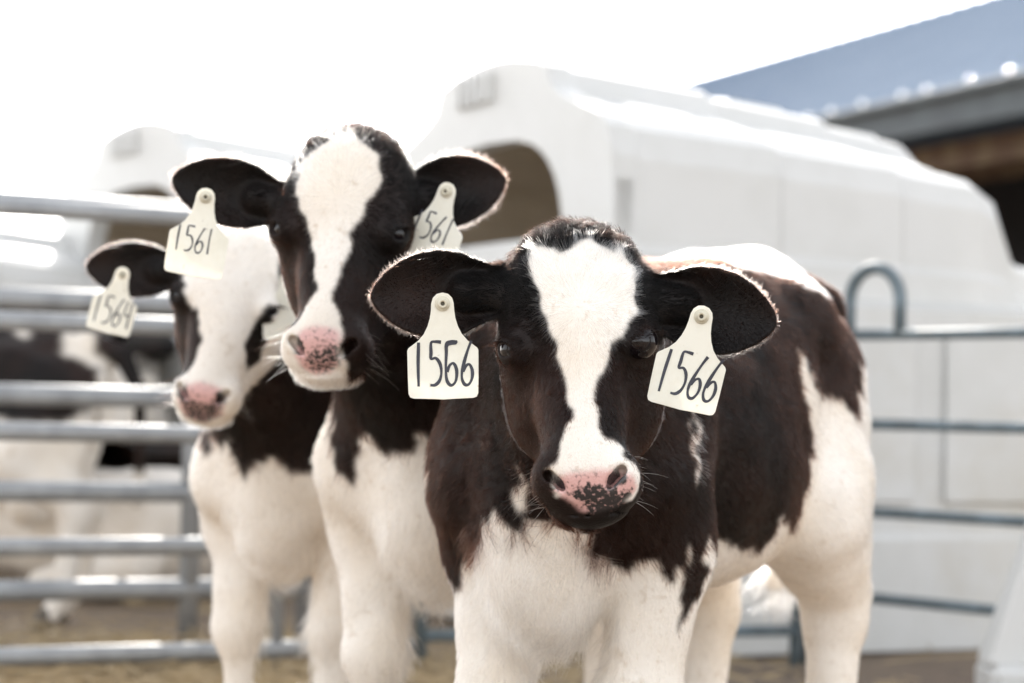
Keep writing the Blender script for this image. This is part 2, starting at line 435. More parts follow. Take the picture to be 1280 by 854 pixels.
            L.append(('E', s.hd(q * .0315, -.054, -.139), np.array((.0135, .022, .0048)) * S, np.stack([a1 / np.linalg.norm(a1), a2, a3 / np.linalg.norm(a3)], 1), .004, -1))
            L.append(('E', s.hd(q * .0385, -.052, -.131), np.array((.0052, .016, .0052)) * S, s.Rh, .005, -1))
        E((0, -.09, -.1605), (.001, .001, .001), .004, -1)
        lp = [(-.046, .02, -.170), (-.046, -.012, -.173), (-.028, -.037, -.175), (0, -.041, -.1745), (.028, -.037, -.175), (.046, -.012, -.173), (.046, .02, -.170)]
        for a_, b_ in zip(lp, lp[1:]): C(a_, b_, .0015, .0015, .003, -1)
        C((0, -.066, -.155), (0, -.050, -.170), .0015, .002, .004, -1)
        return L
    def ear_d(s, P, fr):
        o, a, b_, n, Lr, wd, cup = fr; q = P - o.astype(f32)
        pa, pb, pn = q @ a.astype(f32), q @ b_.astype(f32), q @ n.astype(f32)
        t = pa / Lr; wv = np.interp(t, *EARW).astype(f32) * wd + 1e-4
        rb = np.clip(pb / wv, -1.4, 1.4)
        n0 = cup * (rb * rb - .9) * np.interp(t, [0, .25, .7, 1], [1.5, 1.1, .6, .1]) - .010 * np.clip(t, 0, 1) ** 2
        d1 = np.abs(pn - n0) - s.eth; d2 = (np.abs(pb) - wv) * .75; d3 = np.maximum(-pa - .01, pa - Lr)
        return smax(smax(d1 * .85, d2, .004), d3, .004)
    def field(s):
        bp = s.body_prims(); hp = s.head_prims() if s.Hc is not None else []
        nz = Noise3(s.seed, 4.5); nz3 = Noise3(s.seed + 7, 10)
        lo = hi = None
        def run(P, prims, d):
            for p in prims:
                if p[0] == 'E': v = sE(P, p[1], p[2], p[3]); k = p[4]; op = p[5] if len(p) > 5 else 1
                else: v = sC(P, p[1], p[2], p[3], p[4]); k = p[5]; op = p[6] if len(p) > 6 else 1
                d = smin(d, v, k) if op > 0 else smax(d, -v, k)
            return d
        def sub(P, near):
            d = np.full(len(P), 9., f32)
            d = run(P, bp, d)
            if hp:
                adds = [p for p in hp if (p[-1] == 1)]; cuts = [p for p in hp if p[-1] == -1]
                d = smin(d, run(P, adds[:2], np.full(len(P), 9., f32)), .06)
                d2 = run(P, adds[2:], np.full(len(P), 9., f32))
                d = smin(d, d2, .035)
                d = d - .0035 * nz(P).astype(f32) - .0022 * nz3(P).astype(f32)
                for fr in s.ear_frames:
                    o, a, b_, n, Lr, wd, cup = fr
                    root = sC(P, o - a * .05 - n * .012, o + a * .030 - n * .012, .030, .022)
                    d = smin(d, root, .02); d = smin(d, s.ear_d(P, fr), .010)
                d = run(P, cuts, d)
            else: d = d - .0035 * nz(P).astype(f32)
            return d
        return sub
    def build(s, fine=True):
        g = s.field(); sdf = lambda P: g(P, True)
        pts = [p[1] for p in s.body_prims()]
        lo = np.min(pts, 0) - .28; hi = np.max(pts, 0) + .28; lo[2] = .012; hi[2] = 1.0 * s.size
        if s.Hc is not None:
            lo = np.minimum(lo, s.Hc - (.28, .22, .25)); hi = np.maximum(hi, s.Hc + (.28, .2, .22))
        if s.Hc is not None and s.hh < s.hb:
            # head box with a finer grid, body everywhere else
            hlo = s.Hc - np.array((.27, .15, .215)); hhi = s.Hc + np.array((.27, .165, .19))
            V1, F1 = surface_net(sdf, hlo, hhi, s.hh)
            V2, F2 = surface_net(sdf, lo, hi, s.hb)
            m = s.hb * 1.2
            c = V2[F2].mean(1); keep = ~((c > hlo + m).all(1) & (c < hhi - m).all(1)); F2 = F2[keep]
            u = np.unique(F2); mp = np.zeros(len(V2), int); mp[u] = np.arange(len(u)); V2 = V2[u]; F2 = mp[F2]
            V = np.concatenate([V1, V2]); Fc = np.concatenate([F1, F2 + len(V1)])
        else: V, Fc = surface_net(sdf, lo, hi, s.hb)
        s.V, s.Fc = V, Fc
        return V, Fc
    def normals(s):
        V, Fc = s.V, s.Fc
        a, b_, c, d = (V[Fc[:, i]] for i in range(4))
        fn = np.cross(c - a, d - b_); ar = np.linalg.norm(fn, axis=1) * .5; fn = fn / (2 * ar[:, None] + 1e-12)
        vn = np.zeros_like(V)
        for i in range(4): 
            for k in range(3): vn[:, k] += np.bincount(Fc[:, i], fn[:, k] * ar, len(V))
        vn /= np.linalg.norm(vn, axis=1)[:, None] + 1e-12
        return fn, ar, vn
    # ---------------- coat pattern: polygons drawn on the calf's own projection planes
    def set_pattern(s, head_white=(), head_black=(), pad=(), mottle=(), body_black=(), ddir=None, Yf=None, head_base='dark', body_base='white', bareblack=()):
        hx, hy = s.hpx if s.hpx else (0, 0)
        cv = lambda poly: [((x - hx) * s.mpp, (hy - y) * s.mpp) for x, y in poly]
        s.hw = [cv(p) for p in head_white]; s.hk = [cv(p) for p in head_black]; s.padp = [cv(p) for p in pad]; s.mot = [cv(p) for p in mottle]
        s.bare = [cv(p) for p in bareblack]
        s.hbase = head_base; s.bbase = body_base
        s.du = np.array((ddir[1], -ddir[0], 0.)) if ddir is not None else np.array((1, 0, 0.))
        s.du /= np.linalg.norm(s.du); s.bb = []
        for poly in body_black:
            q = []
            for v in poly:
                if len(v) == 3:
                    p = np.array(at(*v)) - s.O; q.append((p @ s.du, p[2]))
                else: q.append(v)
            s.bb.append(q)
    def masks(s, P, jit=0.0, rg=None):
        if not hasattr(s, 'bwl'):
            s.bwl = []
            for poly in getattr(s, 'bw', []):
                q = []
                for v_ in poly:
                    p_ = np.array(at(*v_)) - s.O; q.append((p_ @ s.du, p_[2]))
                s.bwl.append(q)
        P = np.asarray(P, float); n1, n2 = Noise3(s.seed + 21, 30), Noise3(s.seed + 22, 30)
        w1, w2 = n1(P) * .0035, n2(P) * .0035
        if jit: w1 = w1 + rg.normal(0, jit, len(P)); w2 = w2 + rg.normal(0, jit, len(P))
        dark = np.zeros(len(P)); pad = np.zeros(len(P)); mot = np.zeros(len(P)); bare = np.zeros(len(P), bool)
        U = np.stack([P @ s.du + w1 * 1.6, P[:, 2] + w2 * 1.6], 1)
        bd = np.zeros(len(P), bool)
        for poly in s.bb: bd |= in_poly(U, poly)
        for poly in getattr(s, 'bwl', []): bd &= ~in_poly(U, poly)
        xb_ = P @ s.F / s.size; td = np.full(len(P), 9.)
        for (a_, ra), (b2, rb) in zip(s.tail_pts(), s.tail_pts()[1:]): td = np.minimum(td, sC(xb_.astype(f32), a_, b2, ra, rb))
        tail = (td < .010) & (xb_[:, 0] < -.83)
        bd = np.where(tail, xb_[:, 2] > .46, bd)
        dark[bd] = 1
        if s.Hc is not None:
            q = P - s.Hc; hq = q @ s.Rh
            ish = (hq[:, 1] < .15) & (hq[:, 2] < .19) & (hq[:, 2] > -.21) & (np.abs(hq[:, 0]) < .125)
            isear = np.zeros(len(P), bool)
            for fr in s.ear_frames: isear |= (s.ear_d(P.astype(f32), fr) < .016) & ((P - fr[0]) @ fr[1] > -.01)
            face = ish & (hq[:, 1] < .115 - np.clip(-hq[:, 2], 0, 1) * .25) & ~isear
            H = np.stack([q[:, 0] + w1, q[:, 2] + w2], 1)
            hd_ = np.full(len(P), s.hbase == 'dark')
            for poly in s.hw: hd_ &= ~in_poly(H, poly)
            for poly in s.hk: hd_ |= in_poly(H, poly)
            dark = np.where(face, hd_, dark)
            dark = np.where(isear, 1, dark)
            for fr in s.ear_frames: dark = np.where(np.linalg.norm(P - fr[0] - fr[1] * .015, axis=1) < .045, 1, dark)
            H2 = np.stack([q[:, 0], q[:, 2]], 1)
            fr_ = face & (hq[:, 1] < .02)
            for poly in s.padp: pad[in_poly(H2, poly) & fr_] = 1
            for poly in s.mot: mot[in_poly(H2, poly) & fr_] = 1
            for poly in s.bare: bare |= in_poly(H2, poly) & fr_
            s._face, s._ear = face, isear
        else: s._face = s._ear = np.zeros(len(P), bool)
        return dark, pad, mot, bare
    def flow(s, P, N):
        """lie of the coat at points P with normals N; returns direction, length, lift, curl"""
        n = len(P); D = np.tile(s.F @ np.array((-1., 0, -.75)), (n, 1)); ln = np.full(n, .017); lift = np.full(n, .25); curl = np.full(n, .25)
        xb = (P @ s.F) / s.size
        leg = xb[:, 2] < .44
        D[leg] = (0, 0, -1); ln[leg] = .011; lift[leg] = .18
        bris = (xb[:, 0] > .0) & (np.abs(xb[:, 1]) < .09) & (xb[:, 2] < .62)
        ln[bris] = .042; lift[bris] = .45; D[bris] = s.F @ np.array((.1, 0, -1.)); curl[bris] = .8
        tl = (xb[:, 0] < -.90) & (xb[:, 2] < .46); ln[tl] = .07; lift[tl] = .5
        if s.Hc is not None:
            q = P - s.Hc; h = (q @ s.Rh) / s.size
            hd_ = (np.abs(h[:, 0]) < .13) & (h[:, 1] < .16) & (h[:, 2] > -.21) & (h[:, 2] < .2)
            neck = (~hd_) & (xb[:, 0] > .08) & (xb[:, 2] > .5); D[neck] = (q[neck] / (np.linalg.norm(q[neck], axis=1)[:, None] + 1e-6)) + np.array((0, 0, -.5)); ln[neck] = .018
            wh = np.array((0.004, 0.0, .045))
            d = h - wh; d[:, 1] *= .4
            d[:, 2] -= .0; d /= np.linalg.norm(d, axis=1)[:, None] + 1e-3
            low = h[:, 2] < -.02
            Dh = d @ s.Rh.T
            D[hd_] = Dh[hd_]
            z = h[:, 2]
            lh = np.interp(z, [-.19, -.13, -.05, .03, .09, .125], [.005, .0045, .008, .012, .014, .016])
            ln[hd_] = lh[hd_]; lift[hd_] = np.interp(z, [-.15, 0, .08, .12], [.16, .22, .32, .5])[hd_]; curl[hd_] = np.interp(z, [-.1, 0, .08, .12], [.15, .22, .35, .65])[hd_]
            back = hd_ & (h[:, 1] > .10); D[back] = (s.Rh @ np.array((0, 1., .1))); ln[back] = .018
            chin = hd_ & (z < -.165); ln[chin] = .012; lift[chin] = .6
            for fr in s.ear_frames:
                o, a, b_, nn, Lr, wd, cup = fr; e = P - o; pa, pb = e @ a, e @ b_
                ie = (s.ear_d(P.astype(f32), fr) < .014) & (pa > .0)
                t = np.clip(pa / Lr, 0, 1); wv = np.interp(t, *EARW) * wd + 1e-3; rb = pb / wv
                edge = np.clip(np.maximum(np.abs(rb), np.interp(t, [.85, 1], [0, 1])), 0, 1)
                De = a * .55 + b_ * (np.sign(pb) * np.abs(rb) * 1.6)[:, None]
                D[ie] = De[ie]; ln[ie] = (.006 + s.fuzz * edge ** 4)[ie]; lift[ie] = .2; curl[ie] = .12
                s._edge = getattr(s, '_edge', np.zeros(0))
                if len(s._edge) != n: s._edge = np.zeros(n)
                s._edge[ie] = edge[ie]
        return D, ln, lift, curl
    def coat(s, count, parent, min_face=-1.0, thick=1.0, headshare=3.0):
        rg = np.random.RandomState(s.seed); fn, ar, vn = s.normals(); V, Fc = s.V, s.Fc
        fc = V[Fc].mean(1); view = fc + s.O - np.array((0, 0, CAMZ)); view /= np.linalg.norm(view, axis=1)[:, None]
        wgt = ar * np.where((fn * view).sum(1) < .35, 1, .25)          # thinner on the far side
        if s.Hc is not None:
            q = fc - s.Hc; near = (np.abs(q) < (.26, .14, .21)).all(1); wgt = wgt * np.where(near, headshare, 1)
            hq = q @ s.Rh
        xb = fc @ s.F; wgt = wgt * np.where(xb[:, 2] < .22, .3, 1)
        pick = rg.choice(len(Fc), count, p=wgt / wgt.sum())
        u, v = rg.uniform(size=(2, count, 1)); q4 = V[Fc[pick]]; n4 = vn[Fc[pick]]
        bl = lambda A: (A[:, 0] * (1 - u) + A[:, 1] * u) * (1 - v) + (A[:, 3] * (1 - u) + A[:, 2] * u) * v
        P = bl(q4); Nn = bl(n4); Nn /= np.linalg.norm(Nn, axis=1)[:, None]
        dark, pad, mot, bare = s.masks(P, .0012, rg); face = s._face.copy()
        keep = (pad < .5) & ~bare
        if s.Hc is not None:
            hq = (P - s.Hc) @ s.Rh
            for q in (1, -1):
                ec = np.array((q * EX, EY, .008)); de = np.linalg.norm(hq - ec - (q * .011, -.008, 0), axis=1); keep &= de > .0165 * s.size
        P, Nn, dark = P[keep], Nn[keep], dark[keep]; n = len(P)
        D, ln, lift, curl = s.flow(P, Nn)
        # tufts: smooth swirls plus one random turn per hair
        A, B_, C_ = Noise3(s.seed + 1, 26), Noise3(s.seed + 2, 26), Noise3(s.seed + 3, 26); A2, B2, C2 = (Noise3(s.seed + 4 + i, 75) for i in range(3))
        sw = np.stack([A(P), B_(P), C_(P)], 1) * .55 + np.stack([A2(P), B2(P), C2(P)], 1) * .5
        D = D / (np.linalg.norm(D, axis=1)[:, None] + 1e-6) + sw * curl[:, None] * 1.2 + rg.normal(0, .16, (n, 3))
        D -= Nn * (D * Nn).sum(1)[:, None]; D /= np.linalg.norm(D, axis=1)[:, None] + 1e-6
        ln = ln * rg.uniform(.65, 1.25, n) * s.size
        curlv = np.stack([B_(P * 1.7), C_(P * 1.7), A(P * 1.7)], 1) * curl[:, None]
        K = 4; ts = np.linspace(0, 1, K); pts = np.zeros((n, K, 3))
        for i, t in enumerate(ts):
            up = lift * (t - .45 * t * t) ; along = t
            pts[:, i] = P + ln[:, None] * (D * along * np.sqrt(np.maximum(1 - lift * .5, .2))[:, None] + Nn * up[:, None] + curlv * (t * t * .5)) - Nn * .0008 * (1 - t)
        rad0 = .00017 * thick * rg.uniform(.7, 1.3, n)
        rad = rad0[:, None] * np.array([1, .9, .7, .25])
        if len(getattr(s, '_edge', [])) == n: dark = np.where(s._edge > 0, dark - .035 * s._edge ** 8, dark)  # paler ear-rim hairs; part of the backlit rim glow is in their colour
        brown = np.ones(n)
        if s.Hc is not None:
            h_ = ((P - s.Hc) @ s.Rh) / s.size; nearh = (np.abs(h_[:, 0]) < .13) & (h_[:, 1] < .2) & (h_[:, 2] > -.02) & (h_[:, 2] < .2)
            brown = np.where(nearh, np.interp(h_[:, 2], [-.02, .06], [1, 0]), 1.0)
        tone = np.clip(.55 + .34 * A2(P) + .15 * B_(P) + rg.normal(0, .26, n), 0, 1)
        pts = [pts.reshape(-1, 3)]; rad = [rad.ravel()]; dark = [dark]; tone = [tone]; brown = [brown]; sizes = [np.full(n, K)]
        ex = s.extras(rg) if s.Hc is not None else []
        for (cp, r0, dk) in ex:
            cp = np.array(cp); pts.append(cp); k = len(cp); sizes.append([k]); rad.append(r0 * np.linspace(1, .2, k)); dark.append([dk]); tone.append([.6]); brown.append([.2])
        sizes = np.concatenate(sizes).astype(int); pts = np.concatenate(pts); rad = np.concatenate(rad)
        hc = bpy.data.hair_curves.new('coat'); hc.add_curves([int(x) for x in sizes])
        hc.attributes['position'].data.foreach_set('vector', pts.astype(f32).ravel())
        ra = hc.attributes.get('radius') or hc.attributes.new('radius', 'FLOAT', 'POINT'); ra.data.foreach_set('value', rad.astype(f32))
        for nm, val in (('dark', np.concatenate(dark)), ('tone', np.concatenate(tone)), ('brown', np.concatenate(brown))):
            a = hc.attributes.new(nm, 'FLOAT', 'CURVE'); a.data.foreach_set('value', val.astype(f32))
        hc.materials.append(M_HAIR)
        return link(bpy.data.objects.new('coat', hc), parent)
    def extras(s, rg):
        """whiskers, eyelashes and the long hairs inside the ears"""
        out = []
        for fr in s.ear_frames:
            o, a, b_, nn, Lr, wd, cup = fr
            for i in range(170):
                t = rg.uniform(.0, .62); sd_ = rg.choice([-1, 1]); wv = np.interp(t, *EARW) * wd; rb = sd_ * rg.uniform(.45, .97)
                prof = np.interp(t, [0, .25, .7, 1], [1.5, 1.1, .6, .1]); p0 = o + a * t * Lr + b_ * rb * wv + nn * (cup * (rb * rb - .9) * prof + s.eth - .001)
                d = a * rg.uniform(.3, 1.0) - b_ * sd_ * rg.uniform(.1, .9) + nn * rg.uniform(.25, .6) + rg.normal(0, .15, 3); d /= np.linalg.norm(d); L_ = rg.uniform(.012, .030)
                out.append(([p0 + d * L_ * u + a * L_ * .35 * u * u for u in np.linspace(0, 1, 5)], .00016, 1.0 if rg.rand() < .9 else .8))
        for q in (1, -1):
            for i in range(26):
                z = -.165 + rg.uniform(0, .05); x = q * rg.uniform(.030, .052); base = s.hd(x, -.02 + rg.uniform(-.02, .03), z)
                d = s.Rh @ np.array((q * rg.uniform(.6, 1.2), rg.uniform(-.5, .2), rg.uniform(-.5, .15))); d /= np.linalg.norm(d)
                L_ = rg.uniform(.015, .045); dr = np.array((0, 0, -.25))
                out.append(([base + d * L_ * t + dr * L_ * t * t for t in np.linspace(0, 1, 5)], .00016, 0.0 if rg.rand() < .6 else 1.0))
            for i in range(34):
                f = i / 33.; an = -.9 + 1.8 * f
                ec = s.hd(q * EX, EY, .008)
                ax = s.Rh @ np.array((q * .80, -.60, 0)); bx = s.Rh @ np.array((q * .60, .80, 0.0)); up = s.Rh @ np.array((0, 0, 1.))
                base = ec + (ax * .0195 + bx * math.sin(an) * .015 + up * (.0085 * math.cos(an))) * s.size
                d = ax * .8 + up * .35 + bx * math.sin(an) * .6; d /= np.linalg.norm(d); L_ = rg.uniform(.010, .016)
                out.append(([base + d * L_ * t + np.array((0, 0, -.35)) * L_ * t * t for t in np.linspace(0, 1, 4)], .00022, 1.0))
        return out
    def eyes(s):
        for q in (1, -1):
            c = s.hd(q * EX, EY, .008); mb = MB(); n, m = 24, 14; r = .0192 * s.size; v = []; f = []
            for i in range(m + 1):
                th = math.pi * i / m
                for j in range(n):
                    ph = 2 * math.pi * j / n; v.append(c + r * np.array((math.sin(th) * math.cos(ph), math.sin(th) * math.sin(ph), math.cos(th))))
            for i in range(m):
                for j in range(n): f.append((i * n + j, (i + 1) * n + j, (i + 1) * n + (j + 1) % n, i * n + (j + 1) % n))
            mb.add(v, f); mb.build('eye', M_EYE, s.root, True)
    def hooves(s):
        if s.lying: return
        S = s.size
        for y in (1, -1):
            for (x, k) in ((.045, 'f'), (-.735, 'h')):
                dx, dy = s.leg_off.get(k + ('l' if y > 0 else 'r'), (0, 0)); mb = MB()
                for t in (-1, 1):
                    cx, cy = x + dx + .008, y * (.098 if k == 'f' else .103) + dy + t * .017
                    rings = []
                    for (zz, r1, r2) in ((.0, .040, .018), (.025, .035, .018), (.055, .027, .016), (.066, .012, .008)):
                        rings.append([s.b(cx + (.008 if zz < .03 else 0) + r1 * math.cos(a) * (1.0 if math.cos(a) > 0 else .75), cy + r2 * math.sin(a), zz) for a in np.linspace(0, 2 * math.pi, 14, endpoint=False)])
                    v = [p for rg_ in rings for p in rg_]; n = 14
                    f = [(i * n + j, i * n + (j + 1) % n, (i + 1) * n + (j + 1) % n, (i + 1) * n + j) for i in range(3) for j in range(n)]
                    f += [tuple(range(n))[::-1], tuple(3 * n + j for j in range(n))]; mb.add(v, f)
                mb.build('hoof', M_HOOF, s.root, True)
    def finish(s, hairs, thick=1.0, headshare=3.0):
        s.build(); dark, pad, mot, bare = s.masks(s.V)
        nv = len(s.V); cnt = np.bincount(s.Fc.ravel(), minlength=nv) + 1e-9
        def soft(a, k):
            for _ in range(k):
                a = np.bincount(s.Fc.ravel(), np.repeat(a[s.Fc].mean(1), 4), nv) / cnt
            return a
        hq_ = (s.V - s.Hc) @ s.Rh / s.size if s.Hc is not None else s.V * 0 + 9
        hole = np.zeros(nv)
        for q in (1, -1):
            e_ = np.linalg.norm((hq_ - (q * .033, -.050, -.1375)) / (.013, .013, .012), axis=1); hole = np.maximum(hole, (e_ < 1) & (hq_[:, 1] > -.060))  # nostril insides darkened by colour: dark skin plus shade the shallow recess lacks
        hole = soft(hole.astype(float), 1)
        pad = soft(pad, 3); mot = soft(mot, 5); dark = soft(dark, 1)
        fast_mesh('body', s.V, s.Fc, M_SKIN, s.root, True, {'dark': dark, 'pad': pad, 'mottle': np.maximum(mot * s.mk - .08, hole * .6)})
        if s.Hc is not None: s.eyes()
        s.hooves()
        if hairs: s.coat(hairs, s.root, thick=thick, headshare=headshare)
        s.V = s.Fc = None

# ------------------------------------------------------------------ ear tags
DIG = {  # handwritten strokes in a 1 x 1.6 cell
    '1': [[(.45, 1.6), (.40, .8), (.42, 0)]],
    '5': [[(.95, 1.58), (.55, 1.60), (.22, 1.56), (.20, 1.2), (.20, .98), (.55, 1.0), (.85, .80), (.95, .5), (.82, .2), (.5, .03), (.12, .02)]],
    '6': [[(.88, 1.62), (.62, 1.30), (.36, .90), (.16, .50), (.16, .22), (.36, .03), (.66, .04), (.90, .26), (.92, .55), (.72, .76), (.44, .70), (.22, .50)]],
    'S': [[(.98, 1.60), (.55, 1.63), (.20, 1.55), (.17, 1.2), (.12, .60), (.20, .20), (.50, .03), (.84, .18), (.93, .55), (.72, .82), (.42, .76), (.20, .52)]],
    '4': [[(.25, 1.55), (.15, .75), (.85, .80)], [(.80, 1.5), (.74, .7), (.76, 0)]],
}
def smooth_line(p, n=5):
    p = [Vector(q) for q in p]; out = []
    if len(p) < 3: return p
    P = [p[0]] + p + [p[-1]]
    for i in range(1, len(P) - 2):
        a, b_, c, d = P[i - 1:i + 3]
        for k in range(n):
            t = k / n; out.append(.5 * ((2 * b_) + (c - a) * t + (2 * a - 5 * b_ + 4 * c - d) * t * t + (3 * b_ - a - 3 * c + d) * t ** 3))
    out.append(p[-1]); return out
def ear_tag(parent, stud_px, Y, px_w, roll, yaw, text, blot=None, label=None, tilt=0, stroke=1.0, dz=-103, dh=55, dx=-38, dw=19.6, slant=.0):
    """white plastic tag hanging from its stud; local x right, z up, -y towards the reader"""
    W = 88.0; k = (px_w / W) * Y / FPX
    M = Matrix.Rotation(R(yaw), 3, 'Z') @ Matrix.Rotation(R(roll), 3, 'Y') @ Matrix.Rotation(R(tilt), 3, 'X')
    o = Vector(at(*stud_px, Y)) - parent.location
    bend = lambda x, z: 3.2 * (x / 44.) ** 2 - 2.0 * ((z + 60) / 60.) ** 2
    T = lambda x, y, z: o + M @ (Vector((x, y + bend(x, z), z)) * k)
    half = [(0, 14), (7, 12.4), (12, 7.5), (14, 1), (14.5, -8), (16, -18), (19, -28), (24, -38), (31, -46), (39, -52), (43, -55), (44.5, -58), (44.2, -90), (43.6, -112), (41.5, -116.5), (37, -118), (0, -119.5)]
    zs = [p[1] for p in half]; v = []; f = []
    rows = []
    for x, z in half:
        rows.append([(x * u, z) for u in (-1, -.66, -.33, 0, .33, .66, 1)])
    for side in (-1.2, 1.2):
        for r_ in rows:
            for (x, z) in r_: v.append(T(x, side, z))
    n = 7; m = len(rows); off = m * n
    for i in range(m - 1):
        for j in range(n - 1):
            q = (i * n + j, (i + 1) * n + j, (i + 1) * n + j + 1, i * n + j + 1); f.append(q); f.append(tuple(a + off for a in q[::-1]))
        for j in (0, n - 1):
            q = (i * n + j, i * n + j + off, (i + 1) * n + j + off, (i + 1) * n + j); f.append(q if j == 0 else q[::-1])
    i = m - 1
    for j in range(n - 1): f.append((i * n + j, i * n + j + off, i * n + j + 1 + off, i * n + j + 1))
    mb = MB(); mb.add(v, f); tag = mb.build('ear_tag', M_TAG, parent, False)
    if label: tag['label'] = label
    # writing
    if text:
        mb = MB(); cw = 18.0 * .98; x0 = -37 + (4 - len(text)) * 4; sx = 18.5; sz = 35.0
        for ci, ch in enumerate(text):
            for st in DIG[ch]:
                pl = smooth_line([(dx + ci * dw + a * dw * .86 + b_ * slant, dz + b_ * dh / 1.6 + (ci % 2) * .8) for a, b_ in st], 9)
                w_ = 1.55 * stroke
                quad = []
                for i_, p in enumerate(pl):
                    t = (pl[min(i_ + 1, len(pl) - 1)] - pl[max(i_ - 1, 0)]); t = t.normalized() if t.length > 0 else Vector((1, 0)); nn = Vector((-t.y, t.x)) * w_ * (.92 + .16 * math.sin(i_ * .25 + ci))
                    quad += [T(p.x + nn.x, -1.75, p.y + nn.y), T(p.x - nn.x, -1.75, p.y - nn.y), T(p.x + nn.x, -1.0, p.y + nn.y), T(p.x - nn.x, -1.0, p.y - nn.y)]
                ff = []
                for i_ in range(len(pl) - 1):
                    a = i_ * 4; b_ = a + 4; ff += [(a, b_, b_ + 1, a + 1), (a, a + 2, b_ + 2, b_), (a + 1, b_ + 1, b_ + 3, a + 3)]
                mb.add(quad, ff)
        if blot:
            pl = [Vector(p) for p in blot]
            mb.add([T(p.x, -1.9, p.y) for p in pl] + [T(p.x, -1.0, p.y) for p in pl], [tuple(range(len(pl)))] + [(i, (i + 1) % len(pl), (i + 1) % len(pl) + len(pl), i + len(pl)) for i in range(len(pl))])
        mb.build('number', M_INK, tag)
    # stud
    mb = MB(); prof = [(9.5, -1.2), (9.5, -2.6), (8, -3.4), (6.2, -3.6), (6.0, -8.0), (5.2, -9.0), (3.2, -9.0), (2.8, -8.0), (2.6, -4.5), (0.01, -4.3)]
    n = 20; v = [T(r_ * math.cos(a), y, r_ * math.sin(a)) for (r_, y) in prof for a in np.linspace(0, 2 * math.pi, n, endpoint=False)]
    mb.add(v, [(i * n + j, i * n + (j + 1) % n, (i + 1) * n + (j + 1) % n, (i + 1) * n + j) for i in range(len(prof) - 1) for j in range(n)])
    mb.build('stud', M_STUD, tag, True)
    mb = MB(); v = [T(2.5 * math.cos(a), -4.6, 2.5 * math.sin(a)) for a in np.linspace(0, 2 * math.pi, n, endpoint=False)]; mb.add(v, [tuple(range(n))])
    v = [T(3 * math.cos(a), y, 3 * math.sin(a)) for y in (1.5, 12) for a in np.linspace(0, 2 * math.pi, n, endpoint=False)]
    mb.add(v, [(j, (j + 1) % n, n + (j + 1) % n, n + j) for j in range(n)])
    mb.build('pin', M_STUDHOLE, tag, True)
    return tag
# ------------------------------------------------------------------ ground
def ground():
    n = 90; xs = np.sign(np.linspace(-1, 1, n)) * (np.abs(np.linspace(-1, 1, n)) ** 3) * 400
    nz = [Noise3(60 + i, f, 8) for i, f in enumerate((.12, .7, 2.6))]
    m = MB(); g = [(x, y + 5) for y in xs for x in xs]; P = np.array([(x, y, 0) for x, y in g], float)
    z = np.where(np.abs(P[:, 0]) < 60, .012 * nz[1](P) + .008 * nz[2](P), 0) - .012
    m.add([(p[0], p[1], float(zz)) for p, zz in zip(g, z)], [(j * n + i, j * n + i + 1, (j + 1) * n + i + 1, (j + 1) * n + i) for j in range(n - 1) for i in range(n - 1)])
    o = m.build('ground', M_SOIL, None, True); props(o, kind='structure')
ground()
def straw():
    rg = random.Random(5); m = MB()
    for i in range(5200):
        a = rg.random()
        if a < .72: x, y = rg.gauss(-.85, .55), rg.gauss(5.3, .5)
        else: x, y = rg.uniform(-3, 3), rg.uniform(2.2, 8.5)
        th = rg.uniform(0, math.pi); l = rg.uniform(.02, .075); r = .0022; h = .006 + rg.random() * (.045 if a < .72 else .012)
        d = Vector((math.cos(th), math.sin(th), rg.uniform(-.25, .25))) * l; s_ = Vector((-math.sin(th), math.cos(th), 0)) * r; c = Vector((x, y, h)); k = Vector((0, 0, r))
        m.add([c - d - s_, c - d + s_, c + d + s_, c + d - s_, c - d + k * 2, c + d + k * 2], [(0, 1, 2, 3)[::-1], (0, 3, 5, 4), (1, 4, 5, 2), (0, 4, 1), (3, 2, 5)])
    o = m.build('straw_litter', M_STRAW); props(o, 'loose yellow straw scattered over the brown ground by the left fence', 'straw', kind='stuff')
straw()

# ------------------------------------------------------------------ fences
def rail_line(pa, Ya, pb, Yb):
    a, b_ = at(pa, 500, Ya), at(pb, 500, Yb); return Vector((a.x, a.y, 0)), Vector((b_.x, b_.y, 0))
def fence(label, A, B, zs, r, posts, M, pr=None, hoop=None):
    root = empty('fence_panel', (A.x, A.y, 0)); props(root, label, 'fence', 'tubular corral panels')
    O = root.location
    for z in zs:
        mb = MB(); mb.tube([A - O + Vector((0, 0, z)), B - O + Vector((0, 0, z))], r, 20); mb.build('rail', M, root, True)
    for t in posts:
        p = A.lerp(B, t) - O; mb = MB(); mb.tube([p + Vector((0, 0, .005)), p + Vector((0, 0, max(zs) - r * .2))], pr or r * .9, 18); mb.build('post', M, root, True)
    if hoop:
        t0, t1, h = hoop; p0, p1 = A.lerp(B, t0) - O, A.lerp(B, t1) - O; zt = max(zs); c = (p0 + p1) / 2; hw = (p1 - p0) / 2; w_ = hw.length
        pts = [p0 + Vector((0, 0, zt))] + [c - hw * math.cos(a) + Vector((0, 0, zt + h - w_ + w_ * math.sin(a))) for a in np.linspace(0, math.pi, 15)] + [p1 + Vector((0, 0, zt))]
        mb = MB(); mb.tube(pts, r * 1.15, 14); mb.build('hoop', M, root, True)
    return root
A, B = rail_line(-160, 5.1, 520, 5.68)
fence('grey galvanised tube fence nearest the camera at left, behind the white faced calf', A, B, [1.047, .80, .56, .31, .074], .0205, [.0, .735, .99], M_GALV, .014)
A4, B4 = rail_line(528, 5.72, 1004, 6.10)
